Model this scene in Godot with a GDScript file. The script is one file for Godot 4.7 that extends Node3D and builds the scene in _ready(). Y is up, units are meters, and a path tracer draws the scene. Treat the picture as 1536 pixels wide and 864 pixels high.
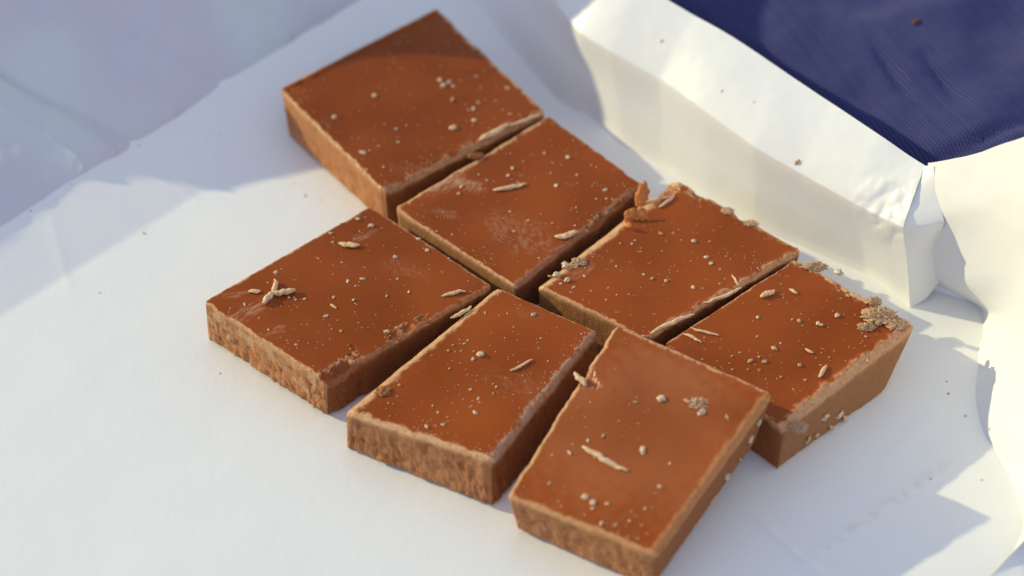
extends Node3D
# Pieces of milk chocolate on an opened white wrapper, lying on dark blue cloth in low sun.
# Lengths in the tables are millimetres; meshes are committed in metres.

const MM := 0.001
var rng := RandomNumberGenerator.new()
var n_fine := FastNoiseLite.new()
var n_mid := FastNoiseLite.new()
var n_low := FastNoiseLite.new()
var n_cell := FastNoiseLite.new()
var m_top: StandardMaterial3D
var m_side: StandardMaterial3D
var m_paper: StandardMaterial3D
var m_cloth: StandardMaterial3D
var m_crumb: StandardMaterial3D
var crumb_meshes: Array[ArrayMesh] = []
var pieces := {}


func _ready() -> void:
	# ---- camera: a short telephoto close to the food, focused on the middle pieces
	var cam := Camera3D.new()
	cam.name = "camera"
	add_child(cam)
	cam.look_at_from_position(Vector3(0, 0.28 * sin(deg_to_rad(44.0)), 0.28 * cos(deg_to_rad(44.0))), Vector3.ZERO)
	cam.fov = rad_to_deg(2.0 * atan(432.0 / 3150.0))
	cam.near = 0.01
	cam.far = 20.0
	var at := CameraAttributesPhysical.new()
	at.frustum_focal_length = 55.0
	at.exposure_aperture = 11.0
	at.frustum_focus_distance = 0.2665
	cam.attributes = at
	cam.fov = rad_to_deg(2.0 * atan(432.0 / 3150.0))
	# ---- sky, sun, exposure
	var env := Environment.new()
	env.background_mode = Environment.BG_SKY
	var sm := ProceduralSkyMaterial.new()
	sm.sky_top_color = Color(0.72, 0.765, 0.86)
	sm.sky_horizon_color = Color(0.85, 0.845, 0.85)
	sm.sky_curve = 0.18
	sm.ground_bottom_color = Color(0.30, 0.28, 0.25)
	sm.ground_horizon_color = Color(0.55, 0.53, 0.5)
	sm.sky_energy_multiplier = 1.0
	sm.sun_angle_max = 25.0
	var sky := Sky.new()
	sky.sky_material = sm
	env.sky = sky
	env.tonemap_mode = Environment.TONE_MAPPER_LINEAR
	env.tonemap_exposure = 1.0
	env.sdfgi_enabled = true
	env.ssao_enabled = true
	env.ssil_enabled = true
	var we := WorldEnvironment.new()
	we.name = "world_environment"
	we.environment = env
	add_child(we)
	var sun := DirectionalLight3D.new()
	sun.name = "sun"
	sun.light_color = Color(1.0, 0.96, 0.74)
	sun.light_energy = 1.12
	sun.light_angular_distance = 0.6
	sun.shadow_enabled = true
	add_child(sun)
	sun.look_at_from_position(Vector3(-0.871, 0.3551, -0.3396), Vector3.ZERO)

	setup()
	build_cloth()
	build_wrapper()
	build_pieces()
	build_shavings()
	build_crumbs()
	build_litter()


# ------------------------------------------------------------------ helpers
func setup() -> void:
	rng.seed = 77
	var k := [[n_fine, 1.6, 3], [n_mid, 0.45, 3], [n_low, 0.06, 2]]
	for e in k:
		e[0].noise_type = FastNoiseLite.TYPE_SIMPLEX
		e[0].frequency = e[1]
		e[0].fractal_octaves = e[2]
		e[0].seed = 5
	n_cell.noise_type = FastNoiseLite.TYPE_CELLULAR
	n_cell.frequency = 1.1
	n_cell.seed = 9
	m_top = mat("glossy chocolate", Color.WHITE, 0.21, 0.27)
	m_top.vertex_color_use_as_albedo = true
	relief(m_top, 0.0007, 160.0, 0.012)
	m_side = mat("broken chocolate", Color.WHITE, 0.62, 0.25)
	m_side.vertex_color_use_as_albedo = true
	relief(m_side, 0.018, 260.0, 0.03)
	m_crumb = mat("chocolate crumb", Color.WHITE, 0.6, 0.35)
	m_crumb.vertex_color_use_as_albedo = true
	m_paper = mat("white wrapper paper", Color.WHITE, 0.36, 0.5)
	m_paper.vertex_color_use_as_albedo = true
	m_paper.cull_mode = BaseMaterial3D.CULL_DISABLED
	relief(m_paper, 0.0011, 120.0, 0.012)
	m_cloth = mat("blue twill cloth", Color.WHITE, 0.9, 0.2)
	m_cloth.cull_mode = BaseMaterial3D.CULL_DISABLED
	m_cloth.rim_enabled = true
	m_cloth.rim = 0.15
	m_cloth.rim_tint = 0.5
	twill(m_cloth)


func mat(called: String, c: Color, rough: float, spec: float) -> StandardMaterial3D:
	var m := StandardMaterial3D.new()
	m.resource_name = called
	m.albedo_color = c
	m.roughness = rough
	m.metallic_specular = spec
	return m


func relief(m: StandardMaterial3D, depth_cm: float, scale: float, freq: float) -> void:
	var n := FastNoiseLite.new()
	n.noise_type = FastNoiseLite.TYPE_SIMPLEX
	n.frequency = freq
	n.fractal_octaves = 4
	n.seed = int(scale)
	var t := NoiseTexture2D.new()
	t.width = 512
	t.height = 512
	t.seamless = true
	t.noise = n
	m.heightmap_enabled = true
	m.heightmap_texture = t
	m.heightmap_scale = depth_cm
	m.uv1_triplanar = true
	m.uv1_world_triplanar = true
	m.uv1_scale = Vector3.ONE * scale


func twill(m: StandardMaterial3D) -> void:
	var s := 256
	var col := Image.create(s, s, false, Image.FORMAT_RGB8)
	var hgt := Image.create(s, s, false, Image.FORMAT_RGB8)
	var r := RandomNumberGenerator.new()
	r.seed = 3
	var tone := PackedFloat32Array()
	for i in 64:
		tone.append(r.randf_range(0.93, 1.07))
	for y in s:
		for x in s:
			var d := fposmod(x * 32.0 / s - y * 16.0 / s + 64.0, 1.0)
			var line := int(x * 32.0 / s - y * 16.0 / s + 64.0) % 32
			var seg := sin((y * 32.0 / s - x * 8.0 / s) * TAU) * 0.5 + 0.5
			var h := sin(d * PI) * (0.65 + 0.35 * seg)
			var b: float = (0.5 + 0.75 * h) * tone[line] * r.randf_range(0.85, 1.15)
			var c := Color(0.056 * b, 0.062 * b, 0.185 * b).lerp(Color(0.20, 0.21, 0.34), clampf(h - 0.8, 0.0, 1.0) * r.randf())
			col.set_pixel(x, y, c.linear_to_srgb())
			hgt.set_pixel(x, y, Color(h, h, h))
	m.albedo_texture = ImageTexture.create_from_image(col)
	m.heightmap_enabled = true
	m.heightmap_texture = ImageTexture.create_from_image(hgt)
	m.heightmap_scale = 0.010


func numbered(called: String) -> String:
	if not has_node(called):
		return called
	var i := 1
	while has_node("%s_%03d" % [called, i]):
		i += 1
	return "%s_%03d" % [called, i]


func tag(o: Node, label: String, category: String, group := "") -> void:
	o.set_meta("label", label)
	o.set_meta("category", category)
	if group:
		o.set_meta("group", group)


func thing(called: String, label: String, category: String, at := Vector3.ZERO, group := "") -> Node3D:
	var o := Node3D.new()
	o.name = numbered(called)
	o.position = at * MM
	add_child(o)
	tag(o, label, category, group)
	return o


func to_mesh(p: PackedVector3Array, n: PackedVector3Array, idx: PackedInt32Array, c := PackedColorArray(), uv := PackedVector2Array()) -> ArrayMesh:
	# keeps only the used vertices; millimetres to metres
	var remap := {}
	var q := PackedVector3Array()
	var qn := PackedVector3Array()
	var qc := PackedColorArray()
	var qu := PackedVector2Array()
	var qi := PackedInt32Array()
	for i in idx:
		if not remap.has(i):
			remap[i] = q.size()
			q.append(p[i] * MM)
			qn.append(n[i])
			if c.size():
				qc.append(c[i])
			if uv.size():
				qu.append(uv[i])
		qi.append(remap[i])
	var a := []
	a.resize(Mesh.ARRAY_MAX)
	a[Mesh.ARRAY_VERTEX] = q
	a[Mesh.ARRAY_NORMAL] = qn
	a[Mesh.ARRAY_INDEX] = qi
	if c.size():
		a[Mesh.ARRAY_COLOR] = qc
	if uv.size():
		a[Mesh.ARRAY_TEX_UV] = qu
	var m := ArrayMesh.new()
	m.add_surface_from_arrays(Mesh.PRIMITIVE_TRIANGLES, a, [], {}, Mesh.ARRAY_FLAG_USE_8_BONE_WEIGHTS * 0)
	return m


func normals(p: PackedVector3Array, idx: PackedInt32Array) -> PackedVector3Array:
	var n := PackedVector3Array()
	n.resize(p.size())
	for t in range(0, idx.size(), 3):
		var a := idx[t]
		var b := idx[t + 1]
		var c := idx[t + 2]
		var f := (p[c] - p[a]).cross(p[b] - p[a])
		n[a] += f
		n[b] += f
		n[c] += f
	for i in n.size():
		n[i] = n[i].normalized() if n[i].length_squared() > 1e-20 else Vector3.UP
	return n


func part(called: String, mesh: Mesh, material: Material, parent: Node3D) -> MeshInstance3D:
	var o := MeshInstance3D.new()
	o.name = called
	o.mesh = mesh
	o.material_override = material
	parent.add_child(o, true)
	return o


func soft(a: float, b: float, x: float) -> float:
	return smoothstep(a, b, x)


func quad(idx: PackedInt32Array, a: int, b: int, c: int, d: int) -> void:
	# a b c d clockwise as seen from the front
	idx.append_array(PackedInt32Array([a, b, c, a, c, d]))


# ------------------------------------------------------------------ cloth
func cloth_y(x: float, z: float) -> float:
	var d := (x - 15.0) * 0.74 - (z + 44.0) * 0.67
	var rise := soft(1.0, 12.0, d) * (1.0 - soft(-16.0, 12.0, z)) * (1.0 - soft(120.0, 260.0, d))
	var y := -3.0 + 13.0 * rise + 4.5 * rise * soft(7.0, 24.0, d)
	y += rise * (0.9 * n_low.get_noise_2d(x * 0.7 + 40.0, z * 0.7) + 0.12 * n_low.get_noise_2d(x * 3.0, z * 3.0 + 70.0))
	# two short pressed creases and a soft tuck beside the wrapper
	y -= 1.2 * 0.9 * exp(-pow((x - 53.0 - 0.35 * (z + 30.0)) / 1.0, 2.0)) * exp(-pow((z + 31.0) / 6.0, 2.0)) * rise
	y -= 1.2 * 0.7 * exp(-pow((x - 60.0 - 0.4 * (z + 26.0)) / 0.9, 2.0)) * exp(-pow((z + 27.0) / 5.0, 2.0)) * rise
	y -= 1.2 * 0.9 * exp(-pow((z + 15.0 + 0.35 * (x - 62.0)) / 0.9, 2.0)) * exp(-pow((x - 64.0) / 7.0, 2.0)) * rise
	return y


func build_cloth() -> void:
	var xs := PackedFloat32Array()
	var zs := PackedFloat32Array()
	var v := -420.0
	while v <= 420.0:
		xs.append(v)
		v += 0.8 if v > 5.0 and v < 110.0 else 9.0
	v = -420.0
	while v <= 330.0:
		zs.append(v)
		v += 0.8 if v > -110.0 and v < 10.0 else 9.0
	var p := PackedVector3Array()
	var uv := PackedVector2Array()
	for z in zs:
		for x in xs:
			p.append(Vector3(x, cloth_y(x, z), z))
			uv.append(Vector2(x, z) / 15.5)
	var idx := PackedInt32Array()
	var w := xs.size()
	for j in zs.size() - 1:
		for i in w - 1:
			quad(idx, j * w + i, j * w + i + 1, (j + 1) * w + i + 1, (j + 1) * w + i)
	var o := MeshInstance3D.new()
	o.name = "blue_cloth"
	o.mesh = to_mesh(p, normals(p, idx), idx, PackedColorArray(), uv)
	o.material_override = m_cloth
	add_child(o)
	tag(o, "dark navy blue twill cloth spread out under the white wrapper", "cloth")


# ------------------------------------------------------------------ wrapper
const FOLD := [Vector3(-108, 1.6, 36), Vector3(-84.2, 1.6, 6.7), Vector3(-67.4, 1.6, -11.1), Vector3(-60.6, 1.6, -19.2), Vector3(-56.3, 1.6, -23.3), Vector3(-53.7, 1.6, -25.7), Vector3(-50.4, 1.6, -29.6), Vector3(-47.1, 1.6, -33.5), Vector3(-41.5, 1.6, -40.3), Vector3(-33.4, 1.6, -49.3), Vector3(-30.3, 1.6, -52.8), Vector3(-26.0, 1.6, -57.3), Vector3(-7.2, 1.6, -78.3), Vector3(9.1, 1.6, -96.6)]
const FLAP_RISE := [0.36, 0.37, 0.384, 0.38, 0.403, 0.436, 0.468, 0.49, 0.51, 0.575, 0.74, 0.90, 0.95, 0.95]
const SUNWARD := Vector3(-0.932, 0, -0.363)


const CREASES := [
	[45.0, 38.0, -0.67, 14.0, 0.16, 0.5], [33.0, 44.5, 0.9, 5.0, 0.22, 0.35], [38.0, 45.5, 0.35, 6.0, 0.12, 0.5], [50.0, 26.0, -0.85, 8.0, 0.08, 0.5], [46.0, 52.0, -0.3, 7.0, 0.10, 0.6],
	[-43.0, -27.0, 1.2, 4.5, 0.12, 0.5], [-47.0, -20.0, 0.7, 5.0, 0.07, 0.5], [-61.0, -6.0, 1.25, 7.0, 0.07, 0.8], [-57.0, 8.0, 0.15, 9.0, 0.05, 0.7], [-38.0, 40.0, 0.5, 12.0, 0.035, 0.8], [-12.0, 52.0, -0.25, 10.0, 0.03, 0.7], [20.0, -27.0, 0.8, 5.0, 0.1, 0.5], [-20.0, -62.0, -0.7, 8.0, 0.2, 0.6]]


func paper_floor(x: float, z: float) -> float:
	# distance past the soft crease that runs beside the fold
	var d := -((x + 67.3) * 0.7187 + (z - 5.4) * 0.6953)
	var y := 0.0
	if d > 0.0:
		y += 2.3 * clampf(d / 11.4, 0.0, 1.3)
	y += 0.07 * n_low.get_noise_2d(x * 0.55, z * 0.55) + 0.012 * n_low.get_noise_2d(x * 2.2 + 9.0, z * 2.2)
	for k in CREASES:
		# [x, z, angle, half length, height, width]: pressed creases, each a step in slope to one side
		var r := Vector2(x - k[0], z - k[1]).rotated(-k[2])
		if absf(r.x) < k[3] * 1.5 and absf(r.y) < 8.0 * k[5]:
			var g := 1.0 - soft(0.6, 1.4, absf(r.x) / k[3])
			y += k[4] * g * exp(-absf(r.y + 0.3 * n_mid.get_noise_2d(r.x * 0.5, k[0])) / k[5])
	return y


func spline(p: Array, t: float, k: float) -> Vector3:
	var n := p.size()
	var i := clampi(int(floor(t)), 0, n - 2)
	var f := t - i
	var a: Vector3 = p[maxi(i - 1, 0)]
	var b: Vector3 = p[i]
	var c: Vector3 = p[i + 1]
	var d: Vector3 = p[mini(i + 2, n - 1)]
	var m0 := (c - a) * 0.5 * k + (c - b) * (1.0 - k)
	var m1 := (d - b) * 0.5 * k + (c - b) * (1.0 - k)
	var f2 := f * f
	var f3 := f2 * f
	return b * (2 * f3 - 3 * f2 + 1) + m0 * (f3 - 2 * f2 + f) + c * (-2 * f3 + 3 * f2) + m1 * (f3 - f2)


func sheet_point(rows: Array, u: float, v: float, ku: float, kv: float) -> Vector3:
	# rows: one polyline of points per row; u runs along a row, v across the rows (both 0..1)
	var cross := []
	for r in rows:
		cross.append(spline(r, u * (r.size() - 1), ku))
	return spline(cross, v * (rows.size() - 1), kv)


func sheet(called: String, rows: Array, nu: int, nv: int, ku: float, kv: float, wrinkle: float, parent: Node3D, stain := 0.0, ribs := 0.0) -> void:
	var p := PackedVector3Array()
	var c := PackedColorArray()
	for j in nv + 1:
		var v := float(j) / nv
		for i in nu + 1:
			var q := sheet_point(rows, float(i) / nu, v, ku, kv)
			var ww := wrinkle * (1.0 if stain == 0.0 else 3.6 * soft(0.03, 0.4, v))
			var w := n_low.get_noise_3d(q.x * 0.9, q.y * 0.9 + 50.0, q.z * 0.9) + 0.35 * n_low.get_noise_3d(q.x * 3.0, q.y * 3.0 + 50.0, q.z * 3.0)
			q.y += ww * w + ribs * sin(v * 120.0) * 0.5
			q.x -= ww * w * 0.5
			if stain > 0.0:
				# creases running up the flap from its foot, and a few short ones across
				for k in [[0.335, 0.10, 1.1], [0.42, -0.25, -0.8], [0.52, 0.12, 0.7], [0.24, 0.3, 0.8], [0.62, -0.1, -0.6], [0.70, 0.2, 0.8]]:
					var along: float = float(i) / nu - k[0] - k[1] * v * 0.35
					q.y += k[2] * exp(-absf(along) / 0.012) * soft(0.0, 0.12, v)
			elif ribs > 0.0:
				# crumpled patch by the gusset
				var near := 1.0 - soft(1.0, 9.0, q.distance_to(Vector3(48.5, 13.5, 0.0)))
				if near > 0.0:
					q += Vector3(-0.4, 0.6, 0.5) * near * (0.75 * absf(n_mid.get_noise_3d(q.x * 0.28, q.y * 0.28, q.z * 0.28)) + 0.10 * n_mid.get_noise_3d(q.x, q.y, q.z))
			p.append(q)
			var s := stain * exp(-pow((v - 0.02) / 0.035, 2.0)) * clampf(0.35 + 1.6 * n_mid.get_noise_3d(q.x, q.y, q.z), 0.0, 1.0)
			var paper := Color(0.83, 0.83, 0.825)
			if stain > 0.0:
				# the flap is tinted grey-blue here, with faint violet patches
				var violet_mix := clampf(0.5 + 1.6 * n_low.get_noise_2d(q.x * 0.45 + 20.0, q.z * 0.45), 0.0, 1.0)
				paper = paper.lerp(Color(0.63, 0.665, 0.69).lerp(Color(0.61, 0.595, 0.66), violet_mix), soft(0.0, 0.07, v))
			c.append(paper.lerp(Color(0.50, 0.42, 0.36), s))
	var idx := PackedInt32Array()
	for j in nv:
		for i in nu:
			quad(idx, j * (nu + 1) + i, (j + 1) * (nu + 1) + i, (j + 1) * (nu + 1) + i + 1, j * (nu + 1) + i + 1)
	part(called, to_mesh(p, normals(p, idx), idx, c), m_paper, parent)


var strip_rows := []
var end_rows := []


func build_wrapper() -> void:
	var t := thing("paper_wrapper", "opened white paper wrapper with raised folds lying under the chocolate", "wrapper")
	# back fold: stations along its length as [foot, crease, top edge]
	var st := [
		[Vector3(-20, -0.2, -95), Vector3(-16, 15, -101), Vector3(-11, 21, -108)],
		[Vector3(-7.1, -0.2, -66.2), Vector3(-3, 14.5, -71), Vector3(3, 20.5, -77)],
		[Vector3(1.2, -0.2, -50.1), Vector3(2.5, 14.2, -54), Vector3(9, 20, -60)],
		[Vector3(6.8, -0.2, -39.6), Vector3(6.6, 14.2, -44), Vector3(13.5, 20, -50.0)],
		[Vector3(11.4, -0.2, -36.0), Vector3(9.6, 14.0, -37.8), Vector3(15.3, 20, -44.2)],
		[Vector3(15.5, -0.2, -30.0), Vector3(13.7, 14.0, -33.8), Vector3(18, 20, -41)],
		[Vector3(21, -0.2, -24.5), Vector3(20.4, 13.5, -28.2), Vector3(25.1, 19.5, -34.4)],
		[Vector3(27.2, -0.2, -17.9), Vector3(25.9, 13.5, -21.4), Vector3(30.4, 19.5, -29.1)],
		[Vector3(33.2, -0.2, -12.4), Vector3(32.3, 13.0, -14.2), Vector3(36.8, 19, -22.2)],
		[Vector3(40, -0.2, -7.6), Vector3(38.1, 12.5, -9.2), Vector3(42.2, 18.5, -16.4)],
		[Vector3(47.4, -0.2, -2.6), Vector3(44.1, 12.5, -3.6), Vector3(47.9, 18.5, -9.7)],
		[Vector3(51.1, -0.2, 1.7), Vector3(48, 12.5, -0.3), Vector3(51.5, 18, -6.0)],
		[Vector3(52.7, -0.2, 3.7), Vector3(50.3, 13, 2.1), Vector3(53.2, 18, -4.1)]]
	var wall := [[], [], [], [], [], [], []]
	strip_rows = [[], []]
	for s in st:
		var a: Vector3 = s[0]
		var b: Vector3 = s[1]
		var c: Vector3 = s[2]
		wall[0].append(a)
		wall[1].append(a.lerp(b, 0.12) + Vector3(0.25, 0, -0.35))
		wall[2].append(a.lerp(b, 0.5) + Vector3(0.3, 0, -0.45))
		wall[3].append(a.lerp(b, 0.92))
		wall[4].append(b.lerp(c, 0.06) + Vector3(0.02, -0.08, 0))
		wall[5].append(b.lerp(c, 0.5) + Vector3(-0.1, 0.3, 0.2))
		wall[6].append(c)
		strip_rows[0].append(b)
		strip_rows[1].append(c)
	sheet("back_fold", wall, 260, 90, 0.45, 0.8, 0.13, t, 0.0, 0.01)
	# gusset that turns away at the end of the back fold
	var ga := [Vector3(52.6, -0.2, 3.7), Vector3(51.5, 6.5, 2.6), Vector3(50.2, 12.95, 2.1), Vector3(51.6, 15.6, -1.2), Vector3(53.1, 17.95, -4.1)]
	var gb := [Vector3(54.9, 0.6, 2.4), Vector3(53.0, 7.0, 1.9), Vector3(52.9, 13.3, 2.4), Vector3(53.0, 16.0, -0.8), Vector3(53.6, 18.5, -3.5)]
	var gc := [Vector3(56.6, 2.0, 0.6), Vector3(55.2, 8.0, 0.5), Vector3(55.3, 14, 2.4), Vector3(54.4, 16.4, -0.4), Vector3(54.0, 19, -2.9)]
	sheet("gusset", turned([ga, gb, gc]), 24, 56, 0.8, 0.35, 0.12, t)
	# flap at the end, tilted towards the sun
	var vl := [Vector3(53.4, 18.7, -3.9), Vector3(54.0, 13.4, 0.6), Vector3(53.9, 7.5, -0.4), Vector3(55.0, 1.4, -0.8), Vector3(59.5, 0.3, 1.9), Vector3(61.7, -0.1, 3.5), Vector3(61.6, -0.15, 7.5), Vector3(60.2, -0.15, 12.3), Vector3(58.8, -0.15, 19.6), Vector3(58.6, -0.15, 24.7), Vector3(59.6, -0.15, 28.6), Vector3(62.0, -0.15, 38.5), Vector3(66.0, -0.2, 54.0)]
	var vr := [Vector3(62.4, 30.0, 4.5), Vector3(62.4, 25.5, 8.6), Vector3(62.6, 21.5, 11.5), Vector3(63.0, 17.0, 13.8), Vector3(63.2, 14.0, 15.4), Vector3(63.4, 11.0, 17.1), Vector3(63.3, 9.0, 19.8), Vector3(63.0, 7.5, 22.9), Vector3(62.3, 6.0, 28.2), Vector3(61.7, 5.0, 32.7), Vector3(61.5, 3.5, 35.1), Vector3(60.9, 0.5, 41.4), Vector3(58.6, 0.2, 54.9)]
	var v1 := []
	var v2 := []
	for i in vl.size():
		var a: Vector3 = vl[i]
		var b: Vector3 = vr[i]
		v1.append(a.lerp(b, 0.42) - Vector3(0, 0.06 * (b.y - a.y), 0))
		v2.append(b + (b - a) * 1.3)
	end_rows = [vl, v1, vr, v2]
	sheet("end_flap", end_rows, 150, 60, 0.8, 0.8, 0.25, t, 0.0, 0.008)
	# flap on the sun side, its inner face in shade
	var rows := [[], [], [], [], []]
	for i in FOLD.size():
		var f: Vector3 = FOLD[i]
		var m: float = FLAP_RISE[i]
		f.y = paper_floor(f.x, f.z) - 0.02
		rows[0].append(f + Vector3(0, -0.25, 0))
		rows[1].append(f + SUNWARD * 2.0 + Vector3(0, 2.0 * m + 0.25, 0))
		rows[2].append(f + SUNWARD * 20.0 + Vector3(0, 20.0 * m - 0.3, 0))
		rows[3].append(f + SUNWARD * 42.0 + Vector3(0, 42.0 * m - 0.3, 0))
		rows[4].append(f + SUNWARD * 60.0 + Vector3(0, 60.0 * m, 0))
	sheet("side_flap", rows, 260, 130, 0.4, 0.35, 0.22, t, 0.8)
	# the flat middle: a grid cut along the folds
	var edge := PackedVector2Array()
	for f in FOLD:
		edge.append(Vector2(f.x + SUNWARD.x * 3.0, f.z + SUNWARD.z * 3.0))
	for s in st:
		edge.append(Vector2(s[0].x + 0.7, s[0].z - 0.8))
	edge.append(Vector2(54.0, -1.5))
	edge.append(Vector2(60.0, -1.5))
	for i in range(4, vl.size()):
		edge.append(Vector2(vl[i].x + 0.8, vl[i].z))
	edge.append(Vector2(66.8, 90))
	edge.append(Vector2(-125, 90))
	edge.append(Vector2(-125, 37))
	var p := PackedVector3Array()
	var c := PackedColorArray()
	var w := 400
	var h := 380
	for j in h + 1:
		for i in w + 1:
			var x := -110.0 + 180.0 * i / w
			var z := -100.0 + 176.0 * j / h
			p.append(Vector3(x, paper_floor(x, z), z))
			# faint chocolate dust caught along the pressed crease
			var dr := Vector2(x - 45.0, z - 38.0).rotated(0.67)
			var dust := exp(-pow(dr.y / 0.7, 2.0)) * (1.0 - soft(8.0, 16.0, absf(dr.x))) * clampf(0.1 + 1.5 * n_mid.get_noise_2d(x * 0.9, z * 0.9), 0.0, 0.5) * 0.5
			c.append(Color(0.83, 0.83, 0.825).lerp(Color(0.60, 0.47, 0.36), dust))
	var idx := PackedInt32Array()
	for j in h:
		for i in w:
			var q := p[j * (w + 1) + i] + Vector3(0.225, 0, 0.23)
			if Geometry2D.is_point_in_polygon(Vector2(q.x, q.z), edge):
				quad(idx, j * (w + 1) + i, j * (w + 1) + i + 1, (j + 1) * (w + 1) + i + 1, (j + 1) * (w + 1) + i)
	part("base_sheet", to_mesh(p, normals(p, idx), idx, c), m_paper, t)


func turned(rows: Array) -> Array:
	# rows become columns
	var out := []
	for i in rows[0].size():
		var r := []
		for row in rows:
			r.append(row[i])
		out.append(r)
	return out


# ------------------------------------------------------------------ chocolate
const LIGHT := Color(0.74, 0.44, 0.23)
const GREY := Color(0.40, 0.25, 0.165)
const GAP_SHADE := Color(0.22, 0.072, 0.022)  # shade of the narrow gaps, painted into front-right faces


func dist_seg(p: Vector2, a: Vector2, b: Vector2) -> float:
	var t := clampf((p - a).dot(b - a) / maxf((b - a).length_squared(), 1e-9), 0.0, 1.0)
	return p.distance_to(a + (b - a) * t)


func spaced(t: float) -> float:
	# crowds the samples towards both ends
	return lerpf(t, 0.5 - 0.5 * cos(PI * t), 0.72)


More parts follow.
